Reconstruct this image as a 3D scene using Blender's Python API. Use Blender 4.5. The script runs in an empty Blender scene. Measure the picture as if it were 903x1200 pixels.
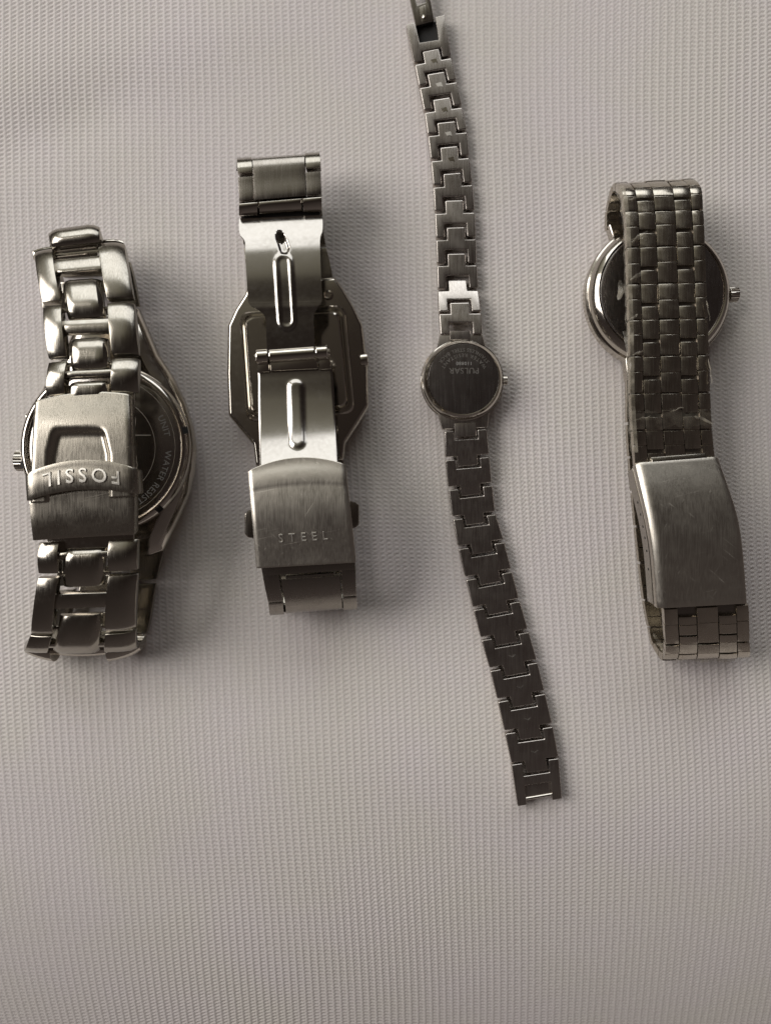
import bpy, bmesh, math, random
import numpy as np
from mathutils import Vector, Matrix

random.seed(7)
SC = 0.001                                   # everything below is measured in millimetres
scene = bpy.context.scene
COL = scene.collection

# ------------------------------------------------------------------ camera
FPX, DIST = 875.0, 210.0                     # focal length in photo pixels, height of the lens above the cloth
cam = bpy.data.cameras.new('camera')
cam.sensor_fit = 'VERTICAL'
cam.angle = 2 * math.atan(600.0 / FPX)
cam.clip_start, cam.clip_end = 0.005, 20.0
cam_o = bpy.data.objects.new('camera', cam)
cam_o.location = (0, 0, DIST * SC)
COL.objects.link(cam_o)
scene.camera = cam_o

# ------------------------------------------------------------------ light
world = bpy.data.worlds.new('World')
scene.world = world
world.use_nodes = True
wn, wl = world.node_tree.nodes, world.node_tree.links
bg = wn['Background']
# the room: dark above and behind the viewer, growing lighter towards the wall and ceiling beside the windows
wt = wn.new('ShaderNodeTexCoord')
dotp = wn.new('ShaderNodeVectorMath'); dotp.operation = 'DOT_PRODUCT'
dotp.inputs[1].default_value = Vector((-0.35, 0.75, 0.55)).normalized()
wl.new(wt.outputs['Generated'], dotp.inputs[0])
wnz = wn.new('ShaderNodeTexNoise'); wnz.inputs['Scale'].default_value = 2.2; wnz.inputs['Detail'].default_value = 1.0
wl.new(wt.outputs['Generated'], wnz.inputs['Vector'])
wma = wn.new('ShaderNodeMath'); wma.operation = 'MULTIPLY_ADD'
wl.new(wnz.outputs['Fac'], wma.inputs[0]); wma.inputs[1].default_value = 0.16
wl.new(dotp.outputs['Value'], wma.inputs[2])
wmr = wn.new('ShaderNodeMapRange'); wmr.inputs[1].default_value = -0.92; wmr.inputs[2].default_value = 1.08
wl.new(wma.outputs[0], wmr.inputs[0])
ramp = wn.new('ShaderNodeValToRGB'); wl.new(wmr.outputs[0], ramp.inputs[0]); wl.new(ramp.outputs[0], bg.inputs['Color'])
cr = ramp.color_ramp
def vpos(v): return (v + 1) / 2
cr.elements[0].position = vpos(-0.9); cr.elements[0].color = (0.12, 0.100, 0.094, 1)
cr.elements[1].position = vpos(0.99); cr.elements[1].color = (0.46, 0.45, 0.385, 1)
for v_, c_ in ((0.50, (0.024, 0.018, 0.016)), (0.68, (0.040, 0.032, 0.027)), (0.80, (0.090, 0.079, 0.063)), (0.89, (0.25, 0.235, 0.185))):
    e = cr.elements.new(vpos(v_)); e.color = (*c_, 1)
bg.inputs['Strength'].default_value = 1.0

def area(name, loc, size, power, col):
    l = bpy.data.lights.new(name, 'AREA')
    l.shape = 'RECTANGLE'; l.size, l.size_y = size
    l.energy = power; l.color = col
    o = bpy.data.objects.new(name, l)
    o.location = loc
    o.rotation_euler = (-Vector(loc)).to_track_quat('-Z', 'Y').to_euler()
    COL.objects.link(o)
    return o
area('window_light', (-1.90, 0.68, 1.48), (1.7, 1.5), 50.0, (1.0, 0.968, 0.948))
area('far_window_light', (-0.15, 2.20, 1.20), (2.6, 1.35), 24.0, (0.94, 0.97, 1.0))

vs = scene.view_settings
vs.view_transform = 'Standard'; vs.look = 'None'; vs.gamma = 1.0; vs.exposure = 0.0
vs.use_curve_mapping = False

# ------------------------------------------------------------------ materials
def new_mat(name):
    m = bpy.data.materials.new(name); m.use_nodes = True
    return m, m.node_tree.nodes, m.node_tree.links, m.node_tree.nodes['Principled BSDF']

def steel(name, col, rough, brush=None, amount=0.12, bump=0.25, grime=0.25, scratch=0.0):
    m, n, l, p = new_mat(name)
    p.inputs['Metallic'].default_value = 1.0
    t = n.new('ShaderNodeTexCoord')
    mp = n.new('ShaderNodeMapping'); mp.inputs['Scale'].default_value = brush or (900, 900, 900)
    nz = n.new('ShaderNodeTexNoise'); nz.inputs['Scale'].default_value = 1.0; nz.inputs['Detail'].default_value = 3.0
    l.new(t.outputs['Object'], mp.inputs[0]); l.new(mp.outputs[0], nz.inputs['Vector'])
    # broad smears of handling wear
    n2 = n.new('ShaderNodeTexNoise'); n2.inputs['Scale'].default_value = 260.0; n2.inputs['Detail'].default_value = 4.0
    l.new(t.outputs['Object'], n2.inputs['Vector'])
    mr = n.new('ShaderNodeMapRange')
    mr.clamp = False
    mr.inputs[1].default_value = 0.3; mr.inputs[2].default_value = 0.7
    mr.inputs[3].default_value = max(0.03, rough - amount); mr.inputs[4].default_value = rough + amount
    mx = n.new('ShaderNodeMath'); mx.operation = 'ADD'; mx.use_clamp = False
    m1 = n.new('ShaderNodeMath'); m1.operation = 'MULTIPLY'; m1.inputs[1].default_value = 0.6
    m2 = n.new('ShaderNodeMath'); m2.operation = 'MULTIPLY'; m2.inputs[1].default_value = 0.4
    l.new(nz.outputs['Fac'], m1.inputs[0]); l.new(n2.outputs['Fac'], m2.inputs[0])
    l.new(m1.outputs[0], mx.inputs[0]); l.new(m2.outputs[0], mx.inputs[1])
    l.new(mx.outputs[0], mr.inputs[0]); l.new(mr.outputs[0], p.inputs['Roughness'])
    mc = n.new('ShaderNodeMix'); mc.data_type = 'RGBA'
    mc.inputs['A'].default_value = (*col, 1)
    mc.inputs['B'].default_value = (col[0] * (1 - grime), col[1] * (1 - grime * 1.1), col[2] * (1 - grime * 1.25), 1)
    l.new(mx.outputs[0], mc.inputs['Factor']); l.new(mc.outputs['Result'], p.inputs['Base Color'])
    if brush:
        b = n.new('ShaderNodeBump'); b.inputs['Strength'].default_value = bump
        b.inputs['Distance'].default_value = 0.00004
        l.new(nz.outputs['Fac'], b.inputs['Height']); l.new(b.outputs[0], p.inputs['Normal'])
    if scratch:
        last = mx.outputs[0]
        for rz, sc in ((0.55, (2600, 55, 2600)), (-0.9, (2100, 70, 2100)), (1.35, (3000, 45, 3000))):
            ms = n.new('ShaderNodeMapping'); ms.inputs['Scale'].default_value = sc
            mt = n.new('ShaderNodeMapping'); mt.inputs['Rotation'].default_value = (0, 0, rz)
            ns = n.new('ShaderNodeTexNoise'); ns.inputs['Scale'].default_value = 1.0; ns.inputs['Detail'].default_value = 1.0
            l.new(t.outputs['Object'], mt.inputs[0]); l.new(mt.outputs[0], ms.inputs[0]); l.new(ms.outputs[0], ns.inputs['Vector'])
            th = n.new('ShaderNodeMapRange'); th.inputs[1].default_value = 0.72; th.inputs[2].default_value = 0.80
            th.inputs[3].default_value = 0.0; th.inputs[4].default_value = scratch
            l.new(ns.outputs['Fac'], th.inputs[0])
            ad = n.new('ShaderNodeMath'); ad.operation = 'ADD'
            l.new(last, ad.inputs[0]); l.new(th.outputs[0], ad.inputs[1]); last = ad.outputs[0]
        l.new(last, mr.inputs[0])
    return m

BR = (3800, 130, 3800)
M_BRUSH = steel('brushed_steel', (0.44, 0.415, 0.37), 0.19, BR, 0.09, 0.24, 0.35, 0.0)
M_SHEEN = steel('satin_clasp_steel', (0.46, 0.43, 0.375), 0.28, BR, 0.08, 0.24, 0.3, 0.35)
M_CLASP = steel('brushed_clasp_steel', (0.63, 0.595, 0.535), 0.36, BR, 0.08, 0.26, 0.3, 0.35)
M_LINK = steel('satin_link_steel', (0.60, 0.56, 0.49), 0.24, BR, 0.09, 0.18, 0.4)
M_TOP = steel('dull_link_steel', (0.37, 0.345, 0.315), 0.24, BR, 0.08, 0.28, 0.35)
M_ENGR = steel('engraved_steel', (0.50, 0.48, 0.45), 0.40, None, 0.08, 0, 0.15)
M_POL = steel('polished_steel', (0.58, 0.545, 0.49), 0.12, None, 0.05, 0, 0.2)
M_SOFT = steel('pressed_steel', (0.41, 0.385, 0.355), 0.165, None, 0.05, 0, 0.15)
M_DARK = steel('dark_link_steel', (0.58, 0.54, 0.505), 0.28, BR, 0.08, 0.16)
M_BACK = steel('case_back_steel', (0.42, 0.395, 0.385), 0.24, BR, 0.07, 0.14)
M_SMOKE = steel('smoked_back_steel', (0.55, 0.52, 0.49), 0.18, None, 0.05, 0, 0.2)
M_LETTER = steel('engraving_edge_steel', (0.72, 0.69, 0.63), 0.46, None, 0.08, 0, 0.15)

def plain(name, col, rough, metallic=0.0, spec=0.5):
    m, n, l, p = new_mat(name)
    t = n.new('ShaderNodeTexCoord')
    nz = n.new('ShaderNodeTexNoise'); nz.inputs['Scale'].default_value = 700.0
    l.new(t.outputs['Object'], nz.inputs['Vector'])
    mc = n.new('ShaderNodeMix'); mc.data_type = 'RGBA'
    mc.inputs['A'].default_value = (*[c * 0.8 for c in col], 1)
    mc.inputs['B'].default_value = (*[c * 1.2 for c in col], 1)
    l.new(nz.outputs['Fac'], mc.inputs['Factor']); l.new(mc.outputs['Result'], p.inputs['Base Color'])
    p.inputs['Roughness'].default_value = rough
    p.inputs['Metallic'].default_value = metallic
    p.inputs['Specular IOR Level'].default_value = spec
    return m
M_GLASS = plain('dark_mineral_glass', (0.012, 0.010, 0.010), 0.08)
M_RECESS_SHADE = plain('painted_recess_shade', (0.010, 0.009, 0.008), 0.7)  # near-black colour painted in for the shade inside slots and holes
M_PRINT = plain('grey_print', (0.30, 0.29, 0.27), 0.5)
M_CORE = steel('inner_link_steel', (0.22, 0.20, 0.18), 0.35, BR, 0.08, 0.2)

def film_mat(name, lo, hi):
    m, n, l, p = new_mat(name)
    p.inputs['Base Color'].default_value = (0.56, 0.51, 0.41, 1)
    p.inputs['Roughness'].default_value = 0.16
    t = n.new('ShaderNodeTexCoord')
    nz = n.new('ShaderNodeTexNoise'); nz.inputs['Scale'].default_value = 330.0; nz.inputs['Detail'].default_value = 2
    l.new(t.outputs['Object'], nz.inputs['Vector'])
    mr = n.new('ShaderNodeMapRange')
    mr.inputs[1].default_value = 0.38; mr.inputs[2].default_value = 0.7
    mr.inputs[3].default_value = lo; mr.inputs[4].default_value = hi
    l.new(nz.outputs['Fac'], mr.inputs[0]); l.new(mr.outputs[0], p.inputs['Alpha'])
    b = n.new('ShaderNodeBump'); b.inputs['Strength'].default_value = 0.7; b.inputs['Distance'].default_value = 0.0004
    l.new(nz.outputs['Fac'], b.inputs['Height']); l.new(b.outputs[0], p.inputs['Normal'])
    return m
M_FILM = film_mat('wrinkled_plastic_film', 0.08, 0.44)
M_CLEAR = film_mat('clear_plastic_film', 0.0, 0.07)

def cloth_mat():
    m, n, l, p = new_mat('white_woven_cloth')
    t = n.new('ShaderNodeTexCoord')
    n1 = n.new('ShaderNodeTexNoise'); n1.inputs['Scale'].default_value = 28.0; n1.inputs['Detail'].default_value = 2
    n2 = n.new('ShaderNodeTexNoise'); n2.inputs['Scale'].default_value = 2600.0; n2.inputs['Detail'].default_value = 2
    mp = n.new('ShaderNodeMapping'); mp.inputs['Scale'].default_value = (1, 1, 1)
    l.new(t.outputs['Object'], mp.inputs[0])
    l.new(mp.outputs[0], n1.inputs['Vector']); l.new(mp.outputs[0], n2.inputs['Vector'])
    r = n.new('ShaderNodeValToRGB')
    r.color_ramp.elements[0].position = 0.36; r.color_ramp.elements[0].color = (0.684, 0.640, 0.594, 1)
    r.color_ramp.elements[1].position = 0.64; r.color_ramp.elements[1].color = (0.692, 0.638, 0.622, 1)
    l.new(n1.outputs['Fac'], r.inputs[0])
    mc = n.new('ShaderNodeMix'); mc.data_type = 'RGBA'; mc.blend_type = 'MULTIPLY'; mc.inputs['Factor'].default_value = 0.35
    l.new(r.outputs[0], mc.inputs['A']); l.new(n2.outputs['Color'], mc.inputs['B'])
    hs = n.new('ShaderNodeMix'); hs.data_type = 'RGBA'; hs.blend_type = 'MIX'
    hs.inputs['Factor'].default_value = 0.25
    l.new(r.outputs[0], hs.inputs['A']); l.new(mc.outputs['Result'], hs.inputs['B'])
    l.new(hs.outputs['Result'], p.inputs['Base Color'])
    p.inputs['Roughness'].default_value = 0.85
    p.inputs['Specular IOR Level'].default_value = 0.2
    p.inputs['Sheen Weight'].default_value = 0.1
    b = n.new('ShaderNodeBump'); b.inputs['Strength'].default_value = 0.35; b.inputs['Distance'].default_value = 0.0001
    l.new(n2.outputs['Fac'], b.inputs['Height']); l.new(b.outputs[0], p.inputs['Normal'])
    return m
M_CLOTH = cloth_mat()

# ------------------------------------------------------------------ helpers
def P(px, py, h):
    """the place, in mm, of something seen at a photo pixel at height h above the cloth"""
    k = (DIST - h) / FPX
    return Vector(((px - 451.5) * k, (600.0 - py) * k, h))

ORG = {}
def thing(name, label, cat, loc, group=None):
    o = bpy.data.objects.new(name, None)
    o.empty_display_size = 0.01
    o.location = Vector(loc) * SC
    o['label'] = label; o['category'] = cat
    if group: o['group'] = group
    COL.objects.link(o)
    ORG[o.name] = Vector(loc)
    return o

def build(name, bm, mat, parent, bevel=0.0, seg=3, ang=32, sharp=19, label=None, stuff=False):
    bm.normal_update()
    if bevel:
        ed = [e for e in bm.edges if len(e.link_faces) == 2 and e.calc_face_angle(0) > math.radians(ang)]
        bmesh.ops.bevel(bm, geom=ed, offset=bevel, segments=seg, profile=0.55, affect='EDGES', clamp_overlap=True)
        bm.normal_update()
    org = ORG[parent.name] if parent else Vector((0, 0, 0))
    for f in bm.faces: f.smooth = True
    lim = math.radians(sharp)
    for e in bm.edges:
        e.smooth = not (len(e.link_faces) == 2 and e.calc_face_angle(0) > lim)
    for v in bm.verts: v.co = (v.co - org) * SC
    me = bpy.data.meshes.new(name)
    bm.to_mesh(me); bm.free()
    me.materials.append(mat)
    o = bpy.data.objects.new(name, me)
    COL.objects.link(o)
    if parent:
        o.parent = parent
        ORG[o.name] = org
    if label: o['label'] = label
    if stuff: o['kind'] = 'stuff'
    return o

class Band:
    """a strip given by its left and right edges, as photo pixels with a height each"""
    def __init__(self, rows):
        self.px = []; self.L = []; self.R = []
        for r in rows:
            xl, yl, xr, yr, h = r[:5]
            ho = r[5] if len(r) > 5 else h
            a, b = P(xl, yl, h), P(xr, yr, h)
            a.z = b.z = ho
            self.L.append(a); self.R.append(b); self.px.append((xl, yl, xr, yr))
        self.n = len(rows)
    def _cr(self, A, t):
        i = min(max(int(math.floor(t)), 0), self.n - 2); f = t - i
        if self.n == 2: return A[0].lerp(A[1], t)
        p1, p2 = A[i], A[i + 1]
        p0 = A[i - 1] if i > 0 else p1 * 2 - p2
        p3 = A[i + 2] if i + 2 < self.n else p2 * 2 - p1
        if f < 0 or f > 1: return p1.lerp(p2, f)
        m1 = (p2 - p0) * 0.5; m2 = (p3 - p1) * 0.5
        f2, f3 = f * f, f * f * f
        return p1 * (2*f3 - 3*f2 + 1) + m1 * (f3 - 2*f2 + f) + p2 * (-2*f3 + 3*f2) + m2 * (f3 - f2)
    def base(self, a, t):
        return self._cr(self.L, t).lerp(self._cr(self.R, t), a)
    def frame(self, t):
        e = 0.02
        c0, c1 = self.base(0.5, t - e), self.base(0.5, t + e)
        T = (c1 - c0).normalized()
        lat = (self._cr(self.R, t) - self._cr(self.L, t)).normalized()
        N = T.cross(lat).normalized()
        return T, lat, N
    def at(self, a, t, d=0.0, along=0.0):
        T, lat, N = self.frame(t)
        return self.base(a, t) + N * d + T * along
    def pix(self, a, t):
        i = min(max(int(math.floor(t)), 0), self.n - 2); f = t - i
        p, q = self.px[i], self.px[i + 1]
        l = (p[0] + (q[0]-p[0])*f, p[1] + (q[1]-p[1])*f); r = (p[2] + (q[2]-p[2])*f, p[3] + (q[3]-p[3])*f)
        return l[0] + (r[0]-l[0])*a, l[1] + (r[1]-l[1])*a

def block(bm, band, a0, a1, t0, t1, d0, d1, na=2, nt=6, dome=None, bow=None, hole=None):
    """a slab of the band: a across, t along, d out of its surface; dome(u, v, px, py) lifts its top"""
    top, bot = [], []
    for j in range(nt + 1):
        v = j / nt; t = t0 + (t1 - t0) * v
        T, lat, N = band.frame(t)
        rt, rb = [], []
        for i in range(na + 1):
            u = i / na; a = a0 + (a1 - a0) * u
            b = band.base(a, t) + T * (bow(a, v) if bow else 0.0)
            dd = 0.0
            if dome:
                px, py = band.pix(a, t); dd = dome(u, v, px, py)
            rt.append(bm.verts.new(b + N * (d1 + dd)))
            rb.append(bm.verts.new(b + N * (d0 + (dd if hole else 0))))
        top.append(rt); bot.append(rb)
    keep = [[True] * na for _ in range(nt)]
    if hole:
        for j in range(nt):
            for i in range(na):
                px, py = band.pix(a0 + (a1-a0)*(i+.5)/na, t0 + (t1-t0)*(j+.5)/nt)
                keep[j][i] = not hole(px, py)
    F = bm.faces.new
    for j in range(nt):
        for i in range(na):
            if not keep[j][i]: continue
            F((top[j][i], top[j+1][i], top[j+1][i+1], top[j][i+1]))
            F((bot[j][i], bot[j][i+1], bot[j+1][i+1], bot[j+1][i]))
            if hole:
                for (dj, di, p, q) in ((0, -1, (0,0), (1,0)), (0, 1, (1,1), (0,1)), (-1, 0, (0,1), (0,0)), (1, 0, (1,0), (1,1))):
                    jj, ii = j + dj, i + di
                    if 0 <= jj < nt and 0 <= ii < na and not keep[jj][ii]:
                        A, B = (j+p[0], i+p[1]), (j+q[0], i+q[1])
                        F((top[B[0]][B[1]], top[A[0]][A[1]], bot[A[0]][A[1]], bot[B[0]][B[1]]))
    for j in range(nt):
        F((top[j][0], bot[j][0], bot[j+1][0], top[j+1][0]))
        F((top[j][na], top[j+1][na], bot[j+1][na], bot[j][na]))
    for i in range(na):
        F((top[0][i], top[0][i+1], bot[0][i+1], bot[0][i]))
        F((top[nt][i], bot[nt][i], bot[nt][i+1], top[nt][i+1]))
    return bm

def prism(bm, pts, off):
    """close a flat outline of mm points and its copy moved by off"""
    a = [bm.verts.new(p) for p in pts]
    b = [bm.verts.new(p + off) for p in pts]
    n = len(pts)
    fs = [bm.faces.new(a), bm.faces.new(b[::-1])]
    for i in range(n):
        fs.append(bm.faces.new((a[i], b[i], b[(i+1) % n], a[(i+1) % n])))
    bmesh.ops.recalc_face_normals(bm, faces=fs)
    return bm

def lathe(bm, c, prof, n=96, cap=True):
    rings = []
    for r, z in prof:
        rings.append([bm.verts.new((c.x + r*math.cos(2*math.pi*i/n), c.y + r*math.sin(2*math.pi*i/n), z)) for i in range(n)])
    for k in range(len(rings) - 1):
        for i in range(n):
            bm.faces.new((rings[k][i], rings[k][(i+1) % n], rings[k+1][(i+1) % n], rings[k+1][i]))
    if cap:
        bm.faces.new(rings[0][::-1]); bm.faces.new(rings[-1])
    return bm

def loft(bm, loops, cap=True):
    R = [[bm.verts.new(p) for p in l] for l in loops]
    n = len(R[0])
    fs = []
    for k in range(len(R) - 1):
        for i in range(n):
            fs.append(bm.faces.new((R[k][i], R[k][(i+1) % n], R[k+1][(i+1) % n], R[k+1][i])))
    if cap:
        fs.append(bm.faces.new(R[0][::-1])); fs.append(bm.faces.new(R[-1]))
    bmesh.ops.recalc_face_normals(bm, faces=fs)
    return bm

def rod(bm, A, B, r, n=16, knurl=0.0, r2=None):
    ax = (B - A).normalized()
    s = ax.cross(Vector((0, 0, 1)) if abs(ax.z) < 0.9 else Vector((1, 0, 0))).normalized(); w = ax.cross(s)
    ra, rb = [], []
    for i in range(n):
        k = 2*math.pi*i/n
        rr = r - (knurl if i % 2 else 0)
        q = (r2 if r2 is not None else r) - (knurl if i % 2 else 0)
        ra.append(bm.verts.new(A + (s*math.cos(k) + w*math.sin(k)) * rr))
        rb.append(bm.verts.new(B + (s*math.cos(k) + w*math.sin(k)) * q))
    fs = [bm.faces.new((ra[i], ra[(i+1) % n], rb[(i+1) % n], rb[i])) for i in range(n)]
    fs += [bm.faces.new(ra[::-1]), bm.faces.new(rb)]
    bmesh.ops.recalc_face_normals(bm, faces=fs)
    return bm

def wire(bm, pts, r, n=6):
    """a thin round line through points"""
    rings = []
    for i, p in enumerate(pts):
        ax = (pts[min(i+1, len(pts)-1)] - pts[max(i-1, 0)]).normalized()
        s = ax.cross(Vector((0, 0, 1))).normalized(); w = s.cross(ax)
        rings.append([bm.verts.new(p + (s*math.cos(2*math.pi*k/n) + w*math.sin(2*math.pi*k/n)) * r) for k in range(n)])
    fs = []
    for a, b in zip(rings, rings[1:]):
        fs += [bm.faces.new((a[k], a[(k+1) % n], b[(k+1) % n], b[k])) for k in range(n)]
    fs += [bm.faces.new(rings[0][::-1]), bm.faces.new(rings[-1])]
    bmesh.ops.recalc_face_normals(bm, faces=fs)
    return bm

def letters(body, size, fn, depth=0.12, spacing=1.0, bevel=0.0):
    """a bmesh of raised lettering; fn(x, y, z) takes the flat text (centred, mm) to its place"""
    cu = bpy.data.curves.new('lettering', 'FONT')
    cu.body = body; cu.size = size; cu.align_x = 'CENTER'; cu.align_y = 'CENTER'
    cu.extrude = depth / 2; cu.space_character = spacing; cu.resolution_u = 3; cu.bevel_depth = bevel
    cu.bevel_resolution = 0
    ob = bpy.data.objects.new('lettering', cu); COL.objects.link(ob)
    dg = bpy.context.evaluated_depsgraph_get(); dg.update()
    me = bpy.data.meshes.new_from_object(ob.evaluated_get(dg))
    bpy.data.objects.remove(ob); bpy.data.curves.remove(cu)
    bm = bmesh.new(); bm.from_mesh(me); bpy.data.meshes.remove(me)
    for v in bm.verts: v.co = fn(v.co.x, v.co.y, v.co.z)
    return bm

def NB(): return bmesh.new()
def smooth01(x): x = min(max(x, 0.0), 1.0); return x*x*(3 - 2*x)

# ------------------------------------------------------------------ the tablecloth
def make_cloth():
    W, H = 262.0, 334.0
    rib, row = 2.1, 1.24
    nx, ny = int(W / (rib / 8)), int(H / (row / 4))
    xs = np.linspace(-W/2, W/2, nx); ys = np.linspace(-H/2, H/2, ny)
    X, Y = np.meshgrid(xs, ys)
    # slow drift of the weave, as cloth lies
    th = math.radians(2.0)
    U = X*math.cos(th) + Y*math.sin(th) + 1.3*np.sin(Y/61 + 0.6) + 0.9*np.sin(X/47 + Y/83) + 0.35*np.sin(Y/19 + X/31)
    V = -X*math.sin(th) + Y*math.cos(th) + 1.1*np.sin(X/53 + 1.0) + 0.5*np.sin(X/23 + Y/41)
    rng = np.random.default_rng(3)
    ph = 2*np.pi*U/rib
    ridge = np.clip(np.cos(ph), -0.35, 1.0)
    valley = np.clip(-np.cos(ph), 0, 1)
    side = np.sin(ph)
    q = 2*np.pi*V/row
    stitch = np.cos(q + 1.1*side)                      # slanting stitches between the ribs
    cross = np.cos(q)
    loft_noise = rng.normal(0, 1.25, (ny, nx))
    k = np.array([1, 2, 1.0]) / 4
    for ax in (0, 1):
        loft_noise = np.apply_along_axis(lambda m: np.convolve(m, k, 'same'), ax, loft_noise)
    patch = 0.78 + 0.30*np.sin(X/37 + 1.7*np.sin(Y/58)) * np.cos(Y/44)
    wob = 0.9 + 0.8*np.sin(X/17 + 2*np.sin(Y/29)) + 1.1*np.sin(Y/23 + 1.3*np.sin(X/41))     # the weave is never quite regular
    dph = np.angle(np.exp(1j*(ph - np.pi)))
    pa = np.exp(-((dph + 0.85)/0.8)**2) * np.cos(q)
    pb = np.exp(-((dph - 0.85)/0.8)**2) * np.cos(q + wob)
    Z = patch * (0.125*np.clip(ridge, 0, 1)**1.8 - 0.19*(pa + pb) + 0.05*cross*(1 - valley)) + 0.018*loft_noise
    Z = Z - 0.20
    # the cloth does not lie perfectly flat
    Z += -0.45*(0.5 + 0.5*np.sin(X/52 + 0.9*np.sin(Y/70) + 0.4)) * (0.5 + 0.5*np.sin(Y/66 - 0.8))
    for (x0, y0, x1, y1, wd, am) in ((-130, 118, -20, 140, 13, .8), (-128, 96, -66, 118, 9, -.5), (18, 150, 34, 60, 12, .5), (-40, -60, 130, -96, 16, .7), (-130, -75, -20, -120, 14, -.6), (70, -30, 128, -62, 10, .5)):
        dx, dy = x1 - x0, y1 - y0; ln = math.hypot(dx, dy)
        al = ((X - x0)*dx + (Y - y0)*dy)/ln; ac = ((X - x0)*dy - (Y - y0)*dx)/ln
        Z += am*np.exp(-(ac/wd)**2) * np.exp(-((al/ln - .5)/.42)**4)
    # added droop: tilts the near edge away from the lamps to darken it
    Z += -14.0*np.clip((-Y - 58)/84, 0, 1.25)**2
    co = np.stack([X, Y, Z], -1).reshape(-1, 3) * SC
    me = bpy.data.meshes.new('tablecloth')
    nv = nx*ny
    me.vertices.add(nv); me.vertices.foreach_set('co', co.astype(np.float32).ravel())
    i = np.arange(nx - 1)[None, :] + nx*np.arange(ny - 1)[:, None]
    quads = np.stack([i, i + 1, i + nx + 1, i + nx], -1).reshape(-1, 4)
    nf = len(quads)
    me.loops.add(nf*4); me.loops.foreach_set('vertex_index', quads.astype(np.int32).ravel())
    me.polygons.add(nf)
    me.polygons.foreach_set('loop_start', (np.arange(nf)*4).astype(np.int32))
    me.update(calc_edges=True)
    me.polygons.foreach_set('use_smooth', np.ones(nf, dtype=bool))
    me.materials.append(M_CLOTH)
    o = bpy.data.objects.new('tablecloth', me)
    o['kind'] = 'structure'
    COL.objects.link(o)
make_cloth()

GROUP = 'wristwatches laid face down in a row'

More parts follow.
